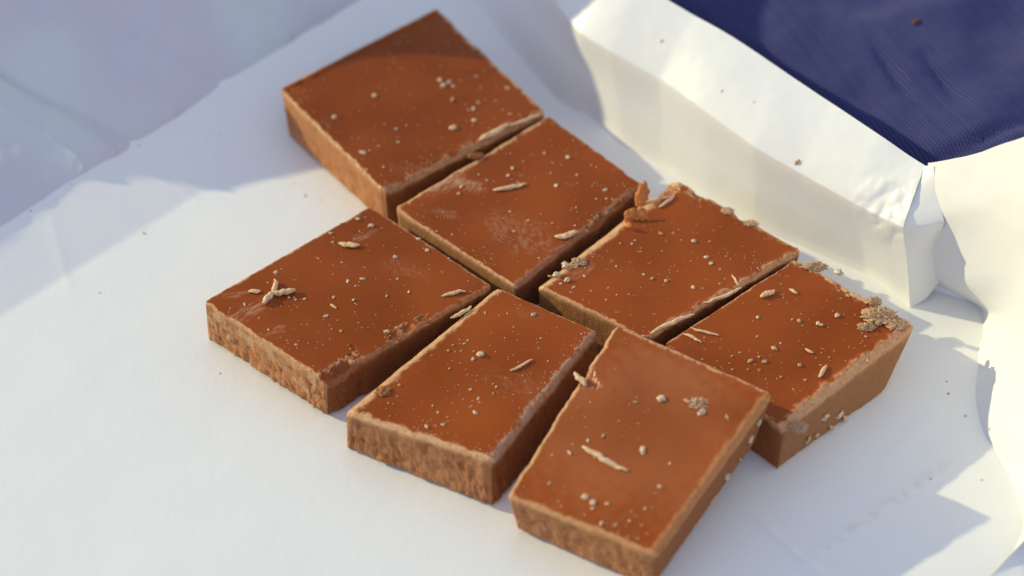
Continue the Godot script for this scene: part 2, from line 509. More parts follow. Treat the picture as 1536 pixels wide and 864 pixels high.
func piece(key: String, label: String, top: Array, bot: Array, sides: Array, scoops: Array, bloom_or_sheen: Array, seed_: int, tone := 1.0, round_ := 0.8) -> void:
	# top / bot: corners left, back, right, front; sides: back-left, back-right, front-right, front-left
	var centre := Vector3.ZERO
	for q in bot:
		centre += q * 0.25
	centre.y = 0.0
	var node := thing("chocolate_piece", label, "chocolate", centre, "pieces of the broken chocolate bar")
	var n := 112
	var rows := 20
	var s3 := seed_ * 37.0
	var p := PackedVector3Array()
	var c := PackedColorArray()
	var up: Vector3 = ((top[3] - top[0]).cross(top[1] - top[0])).normalized()
	if up.y < 0:
		up = -up
	var corner2 := []
	for q in top:
		corner2.append(Vector2(q.x, q.z))
	var inward := []
	var mid: Vector3 = (top[0] + top[1] + top[2] + top[3]) * 0.25
	for k in 4:
		var along: Vector3 = (top[(k + 1) % 4] - top[k]).normalized()
		var to_mid: Vector3 = mid - top[k]
		inward.append((to_mid - along * to_mid.dot(along)).normalized())
	var shift := PackedVector3Array()
	# --- top grid
	for j in n + 1:
		var v := spaced(float(j) / n)
		for i in n + 1:
			var u := spaced(float(i) / n)
			var q: Vector3 = (top[0] as Vector3).lerp(top[1], u).lerp((top[3] as Vector3).lerp(top[2], u), v)
			var e := [u * 28.0, 0.0, 0.0, 0.0]
			var p2 := Vector2(q.x, q.z)
			# u runs left to back, v from the back-left side to the front-right side
			e[0] = v * 20.0
			e[1] = (1.0 - u) * 28.0
			e[2] = (1.0 - v) * 20.0
			e[3] = u * 28.0
			var nf := n_fine.get_noise_3d(q.x, s3, q.z)
			var nm := n_mid.get_noise_3d(q.x, s3, q.z)
			var nl := n_low.get_noise_3d(q.x, s3, q.z)
			var y := 0.09 * nl + 0.006 * nm
			var col := Color(0.255, 0.054, 0.0072).lerp(Color(0.325, 0.071, 0.0100), clampf(0.5 + 0.9 * nl + 0.10 * nm, 0.0, 1.0))
			col = Color(col.r * tone, col.g * tone, col.b * tone)  # sheen difference from piece to piece, painted into the colour
			var move := Vector3.ZERO
			var rimmed := 0.0
			for k in 4:
				var sd: Dictionary = sides[k]
				var d: float = e[k]
				var bw: float = sd.bevel
				# ragged outline
				var ed: Vector2 = corner2[(k + 1) % 4] - corner2[k]
				var out := Vector2(-ed.y, ed.x).normalized() * -1.0
				if d < 3.0:
					var al := p2.dot(ed.normalized())
					var jag: float = 0.45 * sd.jag * (1.1 * n_mid.get_noise_2d(al * 0.4, s3 + k * 17.0) + 0.22 * n_mid.get_noise_2d(al * 1.7, s3 + k * 9.0) + 0.15 * n_fine.get_noise_2d(al * 1.3, s3 + k * 9.0))
					jag *= 1.0 - soft(0.0, 3.0, d)
					move += Vector3(-out.x, 0, -out.y) * -jag * 1.0
					var b := bw * (0.8 + 0.35 * nm + 0.15 * n_fine.get_noise_2d(al, k * 5.0 + s3))
					b = maxf(b, 0.12)
					if d < b:
						var f := 1.0 - d / b
						y -= sd.drop * f * f * 0.9
					var lip: float = sd.get("lip", 0.0)
					y += lip * exp(-pow((d - b - 0.25) / 0.35, 2.0)) * (0.6 + 0.9 * nm)
					var ww: float = sd.rim_w * (1.0 + sd.get("grain", 0.8) * (1.1 * nm + 0.5 * nf))
					var r: float = (1.0 - soft(ww * 0.55, ww, d)) * sd.rim
					r *= clampf(0.85 + sd.get("grain", 0.8) * nf, 0.2, 1.0)
					if r > rimmed:
						rimmed = r
						col = col.lerp(sd.get("tint", LIGHT), r)
					y += 0.05 * r * (n_fine.get_noise_3d(q.x * 1.6, 4.0, q.z * 1.6))
			for k in 4:
				# rounded corners, in the plane of the top
				var k2 := (k + 1) % 4
				var ea: float = e[k]
				var eb: float = e[k2]
				var rr := round_ * (0.7 + 0.3 * ((k * 7 + seed_ * 5) % 4))
				if ea < rr and eb < rr:
					var l := Vector2(rr - ea, rr - eb).length()
					if l > rr:
						var f := rr / l
						move += (inward[k] as Vector3) * (rr - ea) * (1.0 - f) + (inward[k2] as Vector3) * (rr - eb) * (1.0 - f)
			for sc in scoops:
				# [x, z, half length, depth, squash, angle]: broken-out dents
				var r1 := (p2 - Vector2(sc[0], sc[1])).rotated(-sc[5])
				var d2: float = Vector2(r1.x, r1.y / sc[4]).length() / sc[2] * (1.0 + 0.7 * nm + 0.25 * nf)
				if d2 < 1.0:
					y -= sc[3] * (1.0 - d2 * d2 * d2) * (1.0 + 0.6 * nm)
					col = col.lerp(Color(0.30, 0.085, 0.024), 0.6)
				elif d2 < 1.18:
					y += 0.05
					col = col.lerp(LIGHT, clampf(0.45 + nf, 0.0, 0.8))
			for bl in bloom_or_sheen:
				# [x, z, half length, half width, angle, strength]: scuffs where pale fat has bloomed; broad ones paint in sheen
				var r2 := (p2 - Vector2(bl[0], bl[1])).rotated(-bl[4])
				var q2 := Vector2(r2.x / bl[2], r2.y / bl[3])
				var g := 1.0 - soft(0.3, 1.0, q2.length() + 0.4 * nm)
				if g > 0.0:
					var streak := clampf(0.35 + 1.5 * n_fine.get_noise_2d(r2.x * 0.16, r2.y * 2.2 + s3), 0.0, 1.0)
					if bl[2] > 7.9:  # broad patch: milky sheen of the whole top, as colour
						streak = 0.45 + 0.25 * nl
					col = col.lerp(Color(0.56, 0.33, 0.20), g * streak * bl[5])
			q += move + up * y
			shift.append(move)
			p.append(q - centre)
			c.append(col)
	# --- side rings, walking left > back > right > front
	var ring := PackedInt32Array()
	var rk := PackedInt32Array()
	for i in n:
		ring.append(i)
		rk.append(0)
	for j in n:
		ring.append(j * (n + 1) + n)
		rk.append(1)
	for i in n:
		ring.append(n * (n + 1) + n - i)
		rk.append(2)
	for j in n:
		ring.append((n - j) * (n + 1))
		rk.append(3)
	var m := ring.size()
	var first := p.size()
	for r in range(1, rows + 1):
		var t := pow(float(r) / rows, 1.25)
		for i in m:
			var k := rk[i]
			var along := spaced(float(i % n) / n)
			var sd: Dictionary = sides[k]
			var a := p[ring[i]]
			var b0: Vector3 = (bot[k] as Vector3).lerp(bot[(k + 1) % 4], along) - centre
			var q := a.lerp(b0 + shift[ring[i]] * 0.8, t)
			var ed3: Vector3 = (bot[(k + 1) % 4] - bot[k]).normalized()
			var outw := Vector3(ed3.z, 0, -ed3.x)
			if outw.dot(b0) < 0.0:
				outw = -outw
			var wq := q + centre
			var al3 := wq.dot(ed3)
			var fall := soft(0.0, 0.16, t)
			var tip := soft(0.0, 0.03, along) * soft(0.0, 0.03, 1.0 - along)
			var nm := n_mid.get_noise_3d(wq.x * 1.1, wq.y * 0.7 + s3, wq.z * 1.1)
			var nf := n_fine.get_noise_3d(wq.x, wq.y * 0.75 + s3, wq.z)
			var flute := 0.65 * n_mid.get_noise_2d(al3 * 1.2, s3 + wq.y * 0.3) + 0.5 * n_mid.get_noise_2d(al3 * 2.9, s3 + wq.y * 0.5)
			var pit := n_cell.get_noise_3d(wq.x, wq.y + s3, wq.z)
			var rough: float = sd.rough
			var o := rough * fall * lerpf(0.45, 1.15, soft(0.1, 0.6, t)) * (0.13 * nm + 0.17 * nf + 0.07 * flute * soft(0.4, 1.0, t) - 0.13 * soft(-0.55, -0.9, pit))
			o += (1.0 - rough) * 0.05 * nm
			o += rough * 0.16 * soft(0.5, 0.85, t) * (0.5 + flute) - 0.45 * soft(0.9, 1.0, t) * rough
			o -= (1.0 - rough) * 0.35 * soft(0.9, 1.0, t)
			q += outw * o * lerpf(0.35, 1.0, tip)
			if r == rows:
				q.y += rough * clampf(0.35 + 0.8 * flute, 0.0, 0.7)
			var col := Color(0.45, 0.180, 0.072).lerp(Color(0.60, 0.272, 0.122), clampf(0.5 + 0.9 * nf + 0.5 * nm, 0.0, 1.0))
			col = col.lerp(Color(0.47, 0.215, 0.09), 0.55 * (1.0 - soft(0.1, 0.55, t)))
			col = col.lerp(Color(0.30, 0.095, 0.028), clampf(-1.6 * nm - 0.25, 0.0, 0.8) * rough)
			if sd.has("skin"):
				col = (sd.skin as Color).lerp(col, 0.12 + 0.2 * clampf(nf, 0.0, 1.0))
			var pw: float = sd.rim * (1.0 - soft(0.0, 0.10 + 0.10 * nm, t))
			col = col.lerp(sd.get("tint", LIGHT), pw * 0.85)
			var dusty: float = sd.get("dusty", 0.0) * soft(0.12, 0.4, n_mid.get_noise_3d(wq.x * 0.8, wq.y + 31.0 + s3, wq.z * 0.8) + 0.25 - 0.5 * t)
			col = col.lerp(Color(0.62, 0.37, 0.22), dusty)
			if al3 != al3:
				col = LIGHT
			p.append(q)
			c.append(col)
	p.append(Vector3(0, 0.3, 0))
	c.append(LIGHT)
	# --- faces
	var f_top := PackedInt32Array()
	for j in n:
		for i in n:
			var a := j * (n + 1) + i
			quad(f_top, a + n + 1, a, a + 1, a + n + 2)
	var f_side := [PackedInt32Array(), PackedInt32Array(), PackedInt32Array(), PackedInt32Array()]
	for r in rows:
		for i in m:
			var i2 := (i + 1) % m
			var a := ring[i] if r == 0 else first + (r - 1) * m + i
			var b := ring[i2] if r == 0 else first + (r - 1) * m + i2
			quad(f_side[rk[i]], b, a, first + r * m + i, first + r * m + i2)
	var f_under := PackedInt32Array()
	for i in m:
		f_under.append_array(PackedInt32Array([p.size() - 1, first + (rows - 1) * m + (i + 1) % m, first + (rows - 1) * m + i]))
	var all := PackedInt32Array(f_top)
	for f in f_side:
		all.append_array(f)
	# outward check on the first top triangle
	var t0 := (p[all[2]] - p[all[0]]).cross(p[all[1]] - p[all[0]])
	if t0.y < 0.0:
		for f in [f_top, f_side[0], f_side[1], f_side[2], f_side[3], f_under]:
			f.reverse()
		all = PackedInt32Array(f_top)
		for f in f_side:
			all.append_array(f)
	var nn := normals(p, all)
	part("smooth_top", to_mesh(p, nn, f_top, c), m_top, node)
	for k in 4:
		var sd: Dictionary = sides[k]
		var f: PackedInt32Array = f_side[k]
		if k == 0:
			f.append_array(f_under)
		part("moulded_side" if sd.rough < 0.15 else "broken_side", to_mesh(p, nn, f, c), m_side, node)
	pieces[key] = {"top": top, "bot": bot, "up": up, "node": node}


func side(bevel: float, drop: float, rim: float, rim_w: float, rough: float, jag: float, more := {}) -> Dictionary:
	var d := {"bevel": bevel, "drop": drop, "rim": rim, "rim_w": rim_w, "rough": rough, "jag": jag}
	d.merge(more)
	return d


func v3(x: float, z: float, y := 7.0) -> Vector3:
	return Vector3(x, y, z)


func build_pieces() -> void:
	piece("A", "largest chocolate piece at the back, its far corner in shade",
		[v3(-33.3, -33.7), v3(-11.2, -52.9), v3(4.9, -28.4), v3(-17.1, -11.1)],
		[v3(-32.4, -31.6, 0), v3(-12.5, -50.0, 0), v3(3.6, -28.0, 0), v3(-17.0, -11.6, 0)],
		[side(0.35, 0.15, 0.75, 0.5, 0.1, 0.12, {"lip": 0.42, "grain": 0.3}), side(0.5, 0.4, 0.75, 0.7, 0.7, 0.45), side(0.7, 0.5, 0.45, 0.8, 0.6, 0.3, {"lip": 0.15, "skin": GAP_SHADE}), side(0.35, 0.3, 0.7, 0.45, 0.45, 0.12)],
		[], [[-14, -16, 5, 2, 0.4, 0.15]], 1, 0.84)
	piece("B", "chocolate piece in the second row with a scuffed top and chipped far edge",
		[v3(-15.9, -8.2), v3(5.1, -27.8), v3(17.8, -12.8), v3(0.6, 7.2)],
		[v3(-15.3, -7.7, 0), v3(4.6, -26.6, 0), v3(16.9, -12.2, 0), v3(0.6, 6.6, 0)],
		[side(0.6, 0.4, 0.75, 0.8, 0.4, 0.3), side(0.4, 0.35, 0.45, 0.5, 0.7, 0.45), side(0.6, 0.5, 0.45, 0.9, 0.7, 0.4, {"tint": GREY, "skin": GAP_SHADE}), side(0.3, 0.25, 0.75, 0.4, 0.2, 0.12, {"skin": Color(0.42, 0.20, 0.085)})],
		[[12.0, -5.6, 2.0, 0.9, 0.7, -0.8], [15.2, -9.0, 1.5, 0.7, 0.7, -0.8]],
		[[-8.8, -13.4, 4.6, 1.8, -0.75, 1.0], [-5.6, -12.6, 3.2, 1.7, 0.2, 0.7], [1.0, -3.0, 7.5, 4.5, 0.6, 0.28], [-9.0, -7.0, 2.4, 1.2, 0.3, 0.35]], 2, 0.95)
	piece("C", "leftmost chocolate piece with a forked shaving on its top",
		[v3(-39.4, 9.7), v3(-19.0, -8.7), v3(-2.4, 6.8), v3(-22.8, 23.8)],
		[v3(-39.6, 9.6, 0), v3(-18.8, -8.0, 0), v3(-2.9, 6.9, 0), v3(-23.1, 23.4, 0)],
		[side(0.3, 0.25, 0.7, 0.4, 0.4, 0.14), side(0.3, 0.3, 0.5, 0.4, 0.6, 0.25), side(0.5, 0.4, 0.3, 0.6, 0.7, 0.35, {"skin": GAP_SHADE}), side(0.3, 0.2, 0.75, 0.35, 1.0, 0.15, {"dusty": 0.8})],
		[[-21.6, 22.6, 3.0, 1.0, 0.55, -0.9], [-14.9, 16.0, 0.95, 0.3, 0.8, 0.0], [-13.1, 14.6, 0.85, 0.3, 0.9, 0.0], [-11.4, 13.0, 0.8, 0.25, 0.8, 0.0]],
		[[-33.5, 11.5, 5.0, 1.4, -0.7, 0.6], [-30.0, 15.0, 2.2, 0.9, -0.6, 0.45], [-19.5, -2.6, 2.4, 1.0, -0.7, 0.55], [-35.5, 8.5, 2.5, 0.8, -0.3, 0.4], [-14.0, 3.5, 5.0, 2.0, 0.5, 0.15]], 3, 0.94)
	piece("E", "chocolate piece right of centre with orange flakes on its back corner",
		[v3(3.2, 6.8), v3(21.9, -14.5), v3(38.1, 0.3), v3(16.9, 16.4)],
		[v3(3.6, 7.6, 0), v3(21.2, -13.2, 0), v3(37.0, 0.4, 0), v3(16.6, 16.0, 0)],
		[side(1.7, 0.85, 0.95, 1.9, 0.6, 0.2, {"grain": 0.3}), side(0.5, 0.4, 0.5, 0.7, 0.6, 0.35), side(0.5, 0.4, 0.65, 0.8, 0.8, 0.4, {"lip": 0.2, "skin": GAP_SHADE}), side(0.3, 0.3, 0.7, 0.4, 0.25, 0.2, {"skin": Color(0.36, 0.16, 0.065)})],
		[[20.6, -12.0, 2.2, 0.8, 0.8, 0.3], [25.4, -11.0, 1.7, 0.45, 0.5, 0.75], [30.4, -6.4, 1.2, 0.3, 0.5, 0.75]], [[9.2, 4.0, 2.5, 1.2, -0.8, 0.5]], 4)
	piece("D", "narrow chocolate piece in the front middle with a grey crumbly right edge",
		[v3(-20.4, 28.9), v3(-2.0, 7.0), v3(10.7, 15.1), v3(-2.2, 36.9)],
		[v3(-20.6, 28.6, 0), v3(-1.8, 7.8, 0), v3(11.4, 16.4, 0), v3(-2.2, 38.3, 0)],
		[side(1.3, 0.5, 0.9, 1.5, 0.6, 0.16, {"grain": 0.3}), side(0.25, 0.25, 0.6, 0.3, 0.5, 0.15), side(0.9, 0.7, 0.85, 1.2, 0.8, 0.35, {"tint": Color(0.47, 0.31, 0.215), "skin": GAP_SHADE}), side(0.6, 0.35, 0.95, 1.0, 0.95, 0.16, {"grain": 0.5})],
		[], [[0.5, 24.0, 6.0, 3.0, 0.4, 0.12], [2.0, 12.0, 3.0, 1.5, 0.3, 0.12]], 5, 1.06)
	piece("F", "far right chocolate piece with a thick crumbly rim and a crumb heap",
		[v3(18.6, 17.6), v3(36.9, 1.7), v3(51.1, 13.9), v3(32.6, 31.8)],
		[v3(19.2, 18.4, 0), v3(34.5, 4.6, 0), v3(47.2, 19.2, 0), v3(32.4, 32.2, 0)],
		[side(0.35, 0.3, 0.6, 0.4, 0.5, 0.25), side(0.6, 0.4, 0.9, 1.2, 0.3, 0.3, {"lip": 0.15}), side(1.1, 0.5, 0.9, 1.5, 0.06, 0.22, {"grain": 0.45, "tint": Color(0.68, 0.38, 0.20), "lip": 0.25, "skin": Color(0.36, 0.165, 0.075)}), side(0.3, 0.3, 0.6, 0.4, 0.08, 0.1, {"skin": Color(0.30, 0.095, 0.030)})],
		[], [[45.0, 8.0, 4.0, 2.0, 0.5, 0.3]], 6, 1.0, 1.1)
	piece("G", "tilted chocolate piece nearest the camera with a long pale shaving on top",
		[v3(-0.6, 42.3, 7.0), v3(12.9, 17.7, 11.0), v3(31.3, 29.5, 11.0), v3(16.4, 51.1, 7.0)],
		[v3(0.6, 41.6, 0.1), v3(13.2, 18.6, 4.2), v3(29.4, 31.6, 4.2), v3(16.2, 50.6, 0.1)],
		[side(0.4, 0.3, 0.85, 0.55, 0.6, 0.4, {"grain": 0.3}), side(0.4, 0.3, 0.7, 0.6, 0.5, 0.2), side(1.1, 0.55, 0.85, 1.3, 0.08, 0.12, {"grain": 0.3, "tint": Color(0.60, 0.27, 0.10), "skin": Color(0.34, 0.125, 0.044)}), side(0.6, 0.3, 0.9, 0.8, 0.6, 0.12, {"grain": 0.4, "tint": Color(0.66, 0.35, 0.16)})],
		[[9.0, 25.6, 1.6, 0.6, 0.6, 1.0]], [[15.0, 34.0, 24.0, 19.0, 0.4, 0.22], [18.0, 26.0, 9.0, 7.0, 0.4, 0.12]], 7, 1.08)


func on_top(key: String, x: float, z: float) -> Vector3:
	var t: Array = pieces[key].top
	var up: Vector3 = pieces[key].up
	var a: Vector3 = t[0]
	return Vector3(x, a.y - (up.x * (x - a.x) + up.z * (z - a.z)) / up.y, z)


# ------------------------------------------------------------------ shavings, flakes, crumbs
func sliver(length: float, width: float, height: float, bend: float, seed_: int, flat := false) -> ArrayMesh:
	var p := PackedVector3Array()
	var c := PackedColorArray()
	var nr := 18
	var ns := 10
	for i in nr + 1:
		var t := float(i) / nr
		var taper := pow(maxf(sin(PI * clampf(t, 0.02, 0.98)), 0.0), 0.4)
		for k in ns:
			var a := TAU * k / ns
			var w := width * 0.5 * taper * (1.0 + 0.30 * n_mid.get_noise_3d(t * length * 1.2, k * 0.5, seed_ * 11.0) + 0.12 * n_fine.get_noise_3d(t * length, k * 0.5, seed_ * 11.0))
			var h := height * 0.5 * taper * (1.0 + 0.30 * n_mid.get_noise_3d(t * length * 1.2, k * 0.7 + 20.0, seed_ * 11.0))
			var x := (t - 0.5) * length
			var z := bend * (4.0 * t * (1.0 - t) - 0.5) + cos(a) * w + 0.25 * width * n_mid.get_noise_2d(t * length, seed_ * 5.0)
			var y := sin(a) * h + height * 0.4 + (0.2 * height * n_mid.get_noise_2d(t * length * 1.5, seed_ * 3.0) if not flat else 0.0)
			p.append(Vector3(x, y, z))
			var m := clampf(0.5 + 1.1 * n_fine.get_noise_3d(x * 2.0, y * 2.0 + seed_, z * 2.0), 0.0, 1.0)
			c.append(Color(0.60, 0.32, 0.15).lerp(Color(0.85, 0.62, 0.40), m))
	var idx := PackedInt32Array()
	for i in nr:
		for k in ns:
			var k2 := (k + 1) % ns
			quad(idx, i * ns + k, i * ns + k2, (i + 1) * ns + k2, (i + 1) * ns + k)
	for k in range(1, ns - 1):
		idx.append_array(PackedInt32Array([0, k + 1, k, nr * ns, nr * ns + k, nr * ns + k + 1]))
	var f := PackedInt32Array()
	for t in range(0, idx.size(), 3):
		f.append_array(PackedInt32Array([idx[t], idx[t + 2], idx[t + 1]]) if false else PackedInt32Array([idx[t], idx[t + 1], idx[t + 2]]))
	f = outward(p, f)
	return to_mesh(p, normals(p, f), f, c)


func outward(p: PackedVector3Array, idx: PackedInt32Array) -> PackedInt32Array:
	# signed volume tells which way a closed mesh faces; front faces run clockwise
	var vol := 0.0
	for t in range(0, idx.size(), 3):
		vol += p[idx[t]].dot(p[idx[t + 1]].cross(p[idx[t + 2]]))
	if vol > 0.0:
		idx.reverse()
	return idx


func lump(rx: float, ry: float, rz: float, rough: float, seed_: int, seg: int, tint := Color(0.78, 0.50, 0.28), freq := 1.0) -> ArrayMesh:
	var p := PackedVector3Array()
	var c := PackedColorArray()
	var r := seg / 2
	for j in r + 1:
		for i in seg:
			var th := PI * (0.03 + 0.94 * j / r)
			var ph := TAU * i / seg
			var d := Vector3(sin(th) * cos(ph), cos(th), sin(th) * sin(ph))
			var k := 1.0 + rough * (n_mid.get_noise_3d(d.x * 2.4 * freq + seed_ * 7.0, d.y * 2.4 * freq, d.z * 2.4 * freq) * 1.3 + 0.5 * n_fine.get_noise_3d(d.x * freq + seed_ * 3.0, d.y * freq, d.z * freq))
			if seg > 30:
				# a heap: ragged outline, bumpy top
				var side := 1.0 + 0.55 * rough * (k - 1.0) / rough
				var bump := 0.75 + 0.9 * n_fine.get_noise_2d(d.x * rx * 1.5 + seed_, d.z * rz * 1.5) + 0.5 * n_mid.get_noise_2d(d.x * rx * 2.0, d.z * rz * 2.0 + seed_)
				p.append(Vector3(d.x * rx * side, d.y * ry * clampf(bump, 0.3, 1.25), d.z * rz * side))
			else:
				p.append(Vector3(d.x * rx, d.y * ry, d.z * rz) * k)
			c.append(tint.lerp(tint.darkened(0.35), clampf(0.5 + 1.3 * n_fine.get_noise_3d(d.x * 2.0, d.y * 2.0 + seed_, d.z * 2.0), 0.0, 1.0)))
	var idx := PackedInt32Array()
	for j in r:
		for i in seg:
			var i2 := (i + 1) % seg
			quad(idx, j * seg + i, j * seg + i2, (j + 1) * seg + i2, (j + 1) * seg + i)
	for i in range(1, seg - 1):
		idx.append_array(PackedInt32Array([0, i + 1, i, r * seg, r * seg + i, r * seg + i + 1]))
	idx = outward(p, idx)
	return to_mesh(p, normals(p, idx), idx, c)


func put(called: String, mesh: Mesh, at: Vector3, turn: float, label: String, category: String, up := Vector3.UP, group := "", material: Material = null) -> MeshInstance3D:
	var o := MeshInstance3D.new()
	o.name = numbered(called)
	o.mesh = mesh
	o.material_override = material if material else m_crumb
	var b := Basis(Quaternion(Vector3.UP, up)) * Basis(Vector3.UP, turn)
	o.transform = Transform3D(b, at * MM)
	add_child(o)
	tag(o, label, category, group)
	return o


const SHAVINGS := [  # piece, x, z, length, width, height, bend, turn, what it looks like
		["B", -0.3, -12.2, 4.6, 1.03, 0.7, 0.15, 0.24, "thick pale chocolate shaving lying across the scuffed middle piece"],
		["B", 7.2, -2.6, 3.1, 1.40, 0.9, 0.1, 0.38, "ragged flat flake near the chipped edge of the second row piece"],
		["C", -7.5, 8.4, 3.2, 0.75, 0.7, -0.2, 0.27, "curled orange shaving by the right corner of the leftmost piece"],
		["C", -21.4, -0.8, 2.8, 1.21, 0.8, 0.1, -0.09, "leaf shaped brown flake near the back corner of the leftmost piece"],
		["C", -33.0, 8.0, 1.6, 1.03, 0.6, 0, 0.15, "small orange oval flake beside the forked shaving"],
		["C", -22.8, 10.7, 1.2, 0.47, 0.4, 0, -0.80, "tiny straight sliver in the middle of the leftmost piece"],
		["D", 1.2, 21.1, 3.4, 0.56, 0.5, 0.1, 0.61, "thin pale sliver on the narrow front middle piece"],
		["D", -6.4, 11.9, 3.4, 0.84, 0.6, 0.15, 0.68, "orange shaving stuck along the pale left ledge of the narrow piece"],
		["G", 10.9, 37.7, 6.4, 1.12, 0.8, 0.2, -0.63, "long pale shaving lying on the tilted front piece"],
		["G", 8.3, 26.0, 2.5, 1.03, 0.9, 0.1, -0.97, "stubby shaving hanging on the jagged left edge of the tilted piece"],
		["F", 24.2, 15.3, 3.8, 0.56, 0.5, 0.1, -0.38, "upper of two pale slivers behind the tilted piece"],
		["F", 22.6, 16.3, 2.6, 0.65, 0.5, -0.1, -0.58, "lower of two pale slivers behind the tilted piece"],
		["F", 32.7, 8.5, 2.3, 1.21, 1.0, 0.1, 0.51, "chunky pale flake near the gap on the far right piece"],
		["F", 38.3, 22.2, 2.4, 0.75, 0.7, 0.1, 1.04, "upright pale sliver near the front of the far right piece"],
		["F", 36.1, 8.0, 1.3, 0.65, 0.6, 0, -0.62, "short sliver pair by the back of the far right piece"],
		["F", 37.0, 18.7, 1.2, 0.56, 0.5, 0, -0.64, "flat chip in the middle of the far right piece"],
		["E", 27.0, 8.8, 5.7, 0.75, 0.6, 0.25, 0.51, "long peeled shaving along the front edge of the right centre piece"],
		["E", 28.8, 5.9, 2.1, 0.47, 0.5, 0, -1.23, "thin standing sliver above the peeled shaving"],
		["E", 20.8, -9.3, 3.3, 0.65, 0.7, 0.1, 0.82, "pale splinter beside the orange flakes"],
		["E", 20.2, 13.8, 6.7, 0.93, 0.7, -0.2, 0.56, "crumbly rolled shaving along the front edge near the tilted piece"],
		["A", -2.5, -23.6, 5.2, 1.31, 1.2, 0.2, 0.73, "rolled brown burr on the front edge of the back piece"],
		["A", 1.9, -26.4, 5.1, 0.75, 0.8, 0.1, 0.54, "smooth rolled lip at the right end of the back piece's front edge"],
]
const LUMPS := [  # piece, x, z, width, depth, height, what it looks like
		["B", -5.0, -18.8, 2.03, 1.27, 0.9, "rounded brown burr clinging to the back edge of the scuffed piece"],
		["C", -30.6, 4.4, 0.76, 0.74, 0.3, "small hollow crumb near the back left edge of the leftmost piece"],
		["C", -11.1, 0.2, 0.76, 0.74, 0.4, "pale round crumb near the ridge of the leftmost piece"],
		["C", -15.8, 15.2, 0.93, 0.64, 0.4, "pale flat crumb close to the three bubbles of the leftmost piece"],
		["D", -3.9, 19.2, 1.19, 1.38, 0.7, "round pale lump in the middle of the narrow front piece"],
		["D", -15.7, 25.5, 1.86, 1.69, 0.6, "brown burr on the front left rim of the narrow piece"],
		["G", 22.1, 30.3, 2.88, 1.91, 0.7, "broad double crumb near the right corner of the tilted piece"],
		["G", 22.6, 31.7, 1.10, 1.69, 0.7, "small crumb touching the broad double crumb"],
		["G", 17.9, 29.4, 1.27, 1.38, 0.7, "round crumb above the centre of the tilted piece"],
		["G", 15.4, 36.6, 1.44, 0.95, 0.5, "oval crumb beside the end of the long shaving"],
		["G", 8.5, 42.8, 1.10, 1.17, 0.5, "left crumb of a pair near the front left of the tilted piece"],
		["G", 9.4, 43.6, 1.02, 0.95, 0.5, "right crumb of a pair near the front left of the tilted piece"],
		["F", 46.5, 12.5, 4.24, 3.18, 1.3, "large crumb heap on the right corner of the far right piece"],
		["F", 44.7, 14.4, 2.20, 1.48, 0.9, "crumb clump just in front of the large heap"],
		["F", 48.5, 14.0, 2.37, 2.33, 0.9, "crumb clump between the large heap and the right corner"],
		["F", 46.1, 9.8, 2.03, 1.69, 0.8, "small broken clump behind the large heap"],
		["F", 39.3, 3.4, 2.88, 1.91, 0.9, "pale crumb crust on the back corner of the far right piece"],
		["F", 42.3, 4.4, 1.69, 1.06, 0.7, "small crust chip on the back edge of the far right piece"],
		["F", 34.4, 31.4, 2.20, 2.12, 1.0, "curled crumb at the front corner of the far right piece"],
		["F", 41.2, 12.3, 0.85, 0.95, 0.5, "pale crumb left of the large heap"],
		["F", 38.7, 13.8, 0.76, 0.85, 0.5, "crumb near the middle of the far right piece"],
		["E", 17.4, -10.2, 1.53, 3.18, 1.6, "bright orange flake standing on the back corner"],
		["E", 15.8, -6.1, 1.44, 1.80, 1.1, "orange flake fanned out in front of the standing flake"],
		["E", 17.3, -6.2, 1.27, 1.91, 1.1, "right blade of the orange flakes"],
		["E", 15.4, -4.1, 1.19, 0.95, 0.7, "lowest orange flake on the pale ledge"],
		["E", 5.8, 4.9, 1.36, 1.27, 0.8, "crumb on the left corner of the right centre piece"],
		["E", 7.1, 5.9, 1.02, 1.06, 0.7, "lower crumb on the left corner of the right centre piece"],
		["E", 6.9, 3.1, 1.19, 1.69, 0.8, "tall crumb on the pale ledge of the right centre piece"],
		["E", 8.7, 2.4, 1.86, 1.48, 0.7, "crumb patch spreading from the pale ledge"],
		["E", 23.9, -1.6, 0.76, 0.85, 0.4, "square hollow crumb in the middle of the right centre piece"],
		["E", 25.9, 2.7, 0.76, 0.74, 0.4, "hollow crumb right of the centre of its piece"],
		["E", 23.3, 7.2, 0.85, 0.74, 0.4, "hollow crumb near the front edge of the right centre piece"],
		["E", 28.8, -7.6, 1.69, 1.48, 0.28, "pale scrape near the back edge of the right centre piece"],
		["E", 31.7, -5.1, 1.86, 1.27, 0.28, "pale ragged scrape by the back edge"],
		["A", -9.8, -34.3, 0.85, 1.27, 0.6, "pale round crumb on the back piece, lower of a close pair"],
		["A", -10.3, -35.5, 0.76, 0.95, 0.6, "pale crumb on the back piece, upper of a close pair"],
		["A", -8.2, -24.8, 1.02, 1.48, 0.7, "oval pale crumb on the right half of the back piece"],
		["A", -5.3, -26.5, 0.85, 1.06, 0.5, "round crumb right of the oval crumb on the back piece"],
		["A", -19.5, -32.0, 0.85, 0.95, 0.5, "pale crumb on the left half of the back piece"],
		["A", -20.5, -19.5, 1.19, 0.85, 0.5, "flat pale crumb near the left face of the back piece"],
]
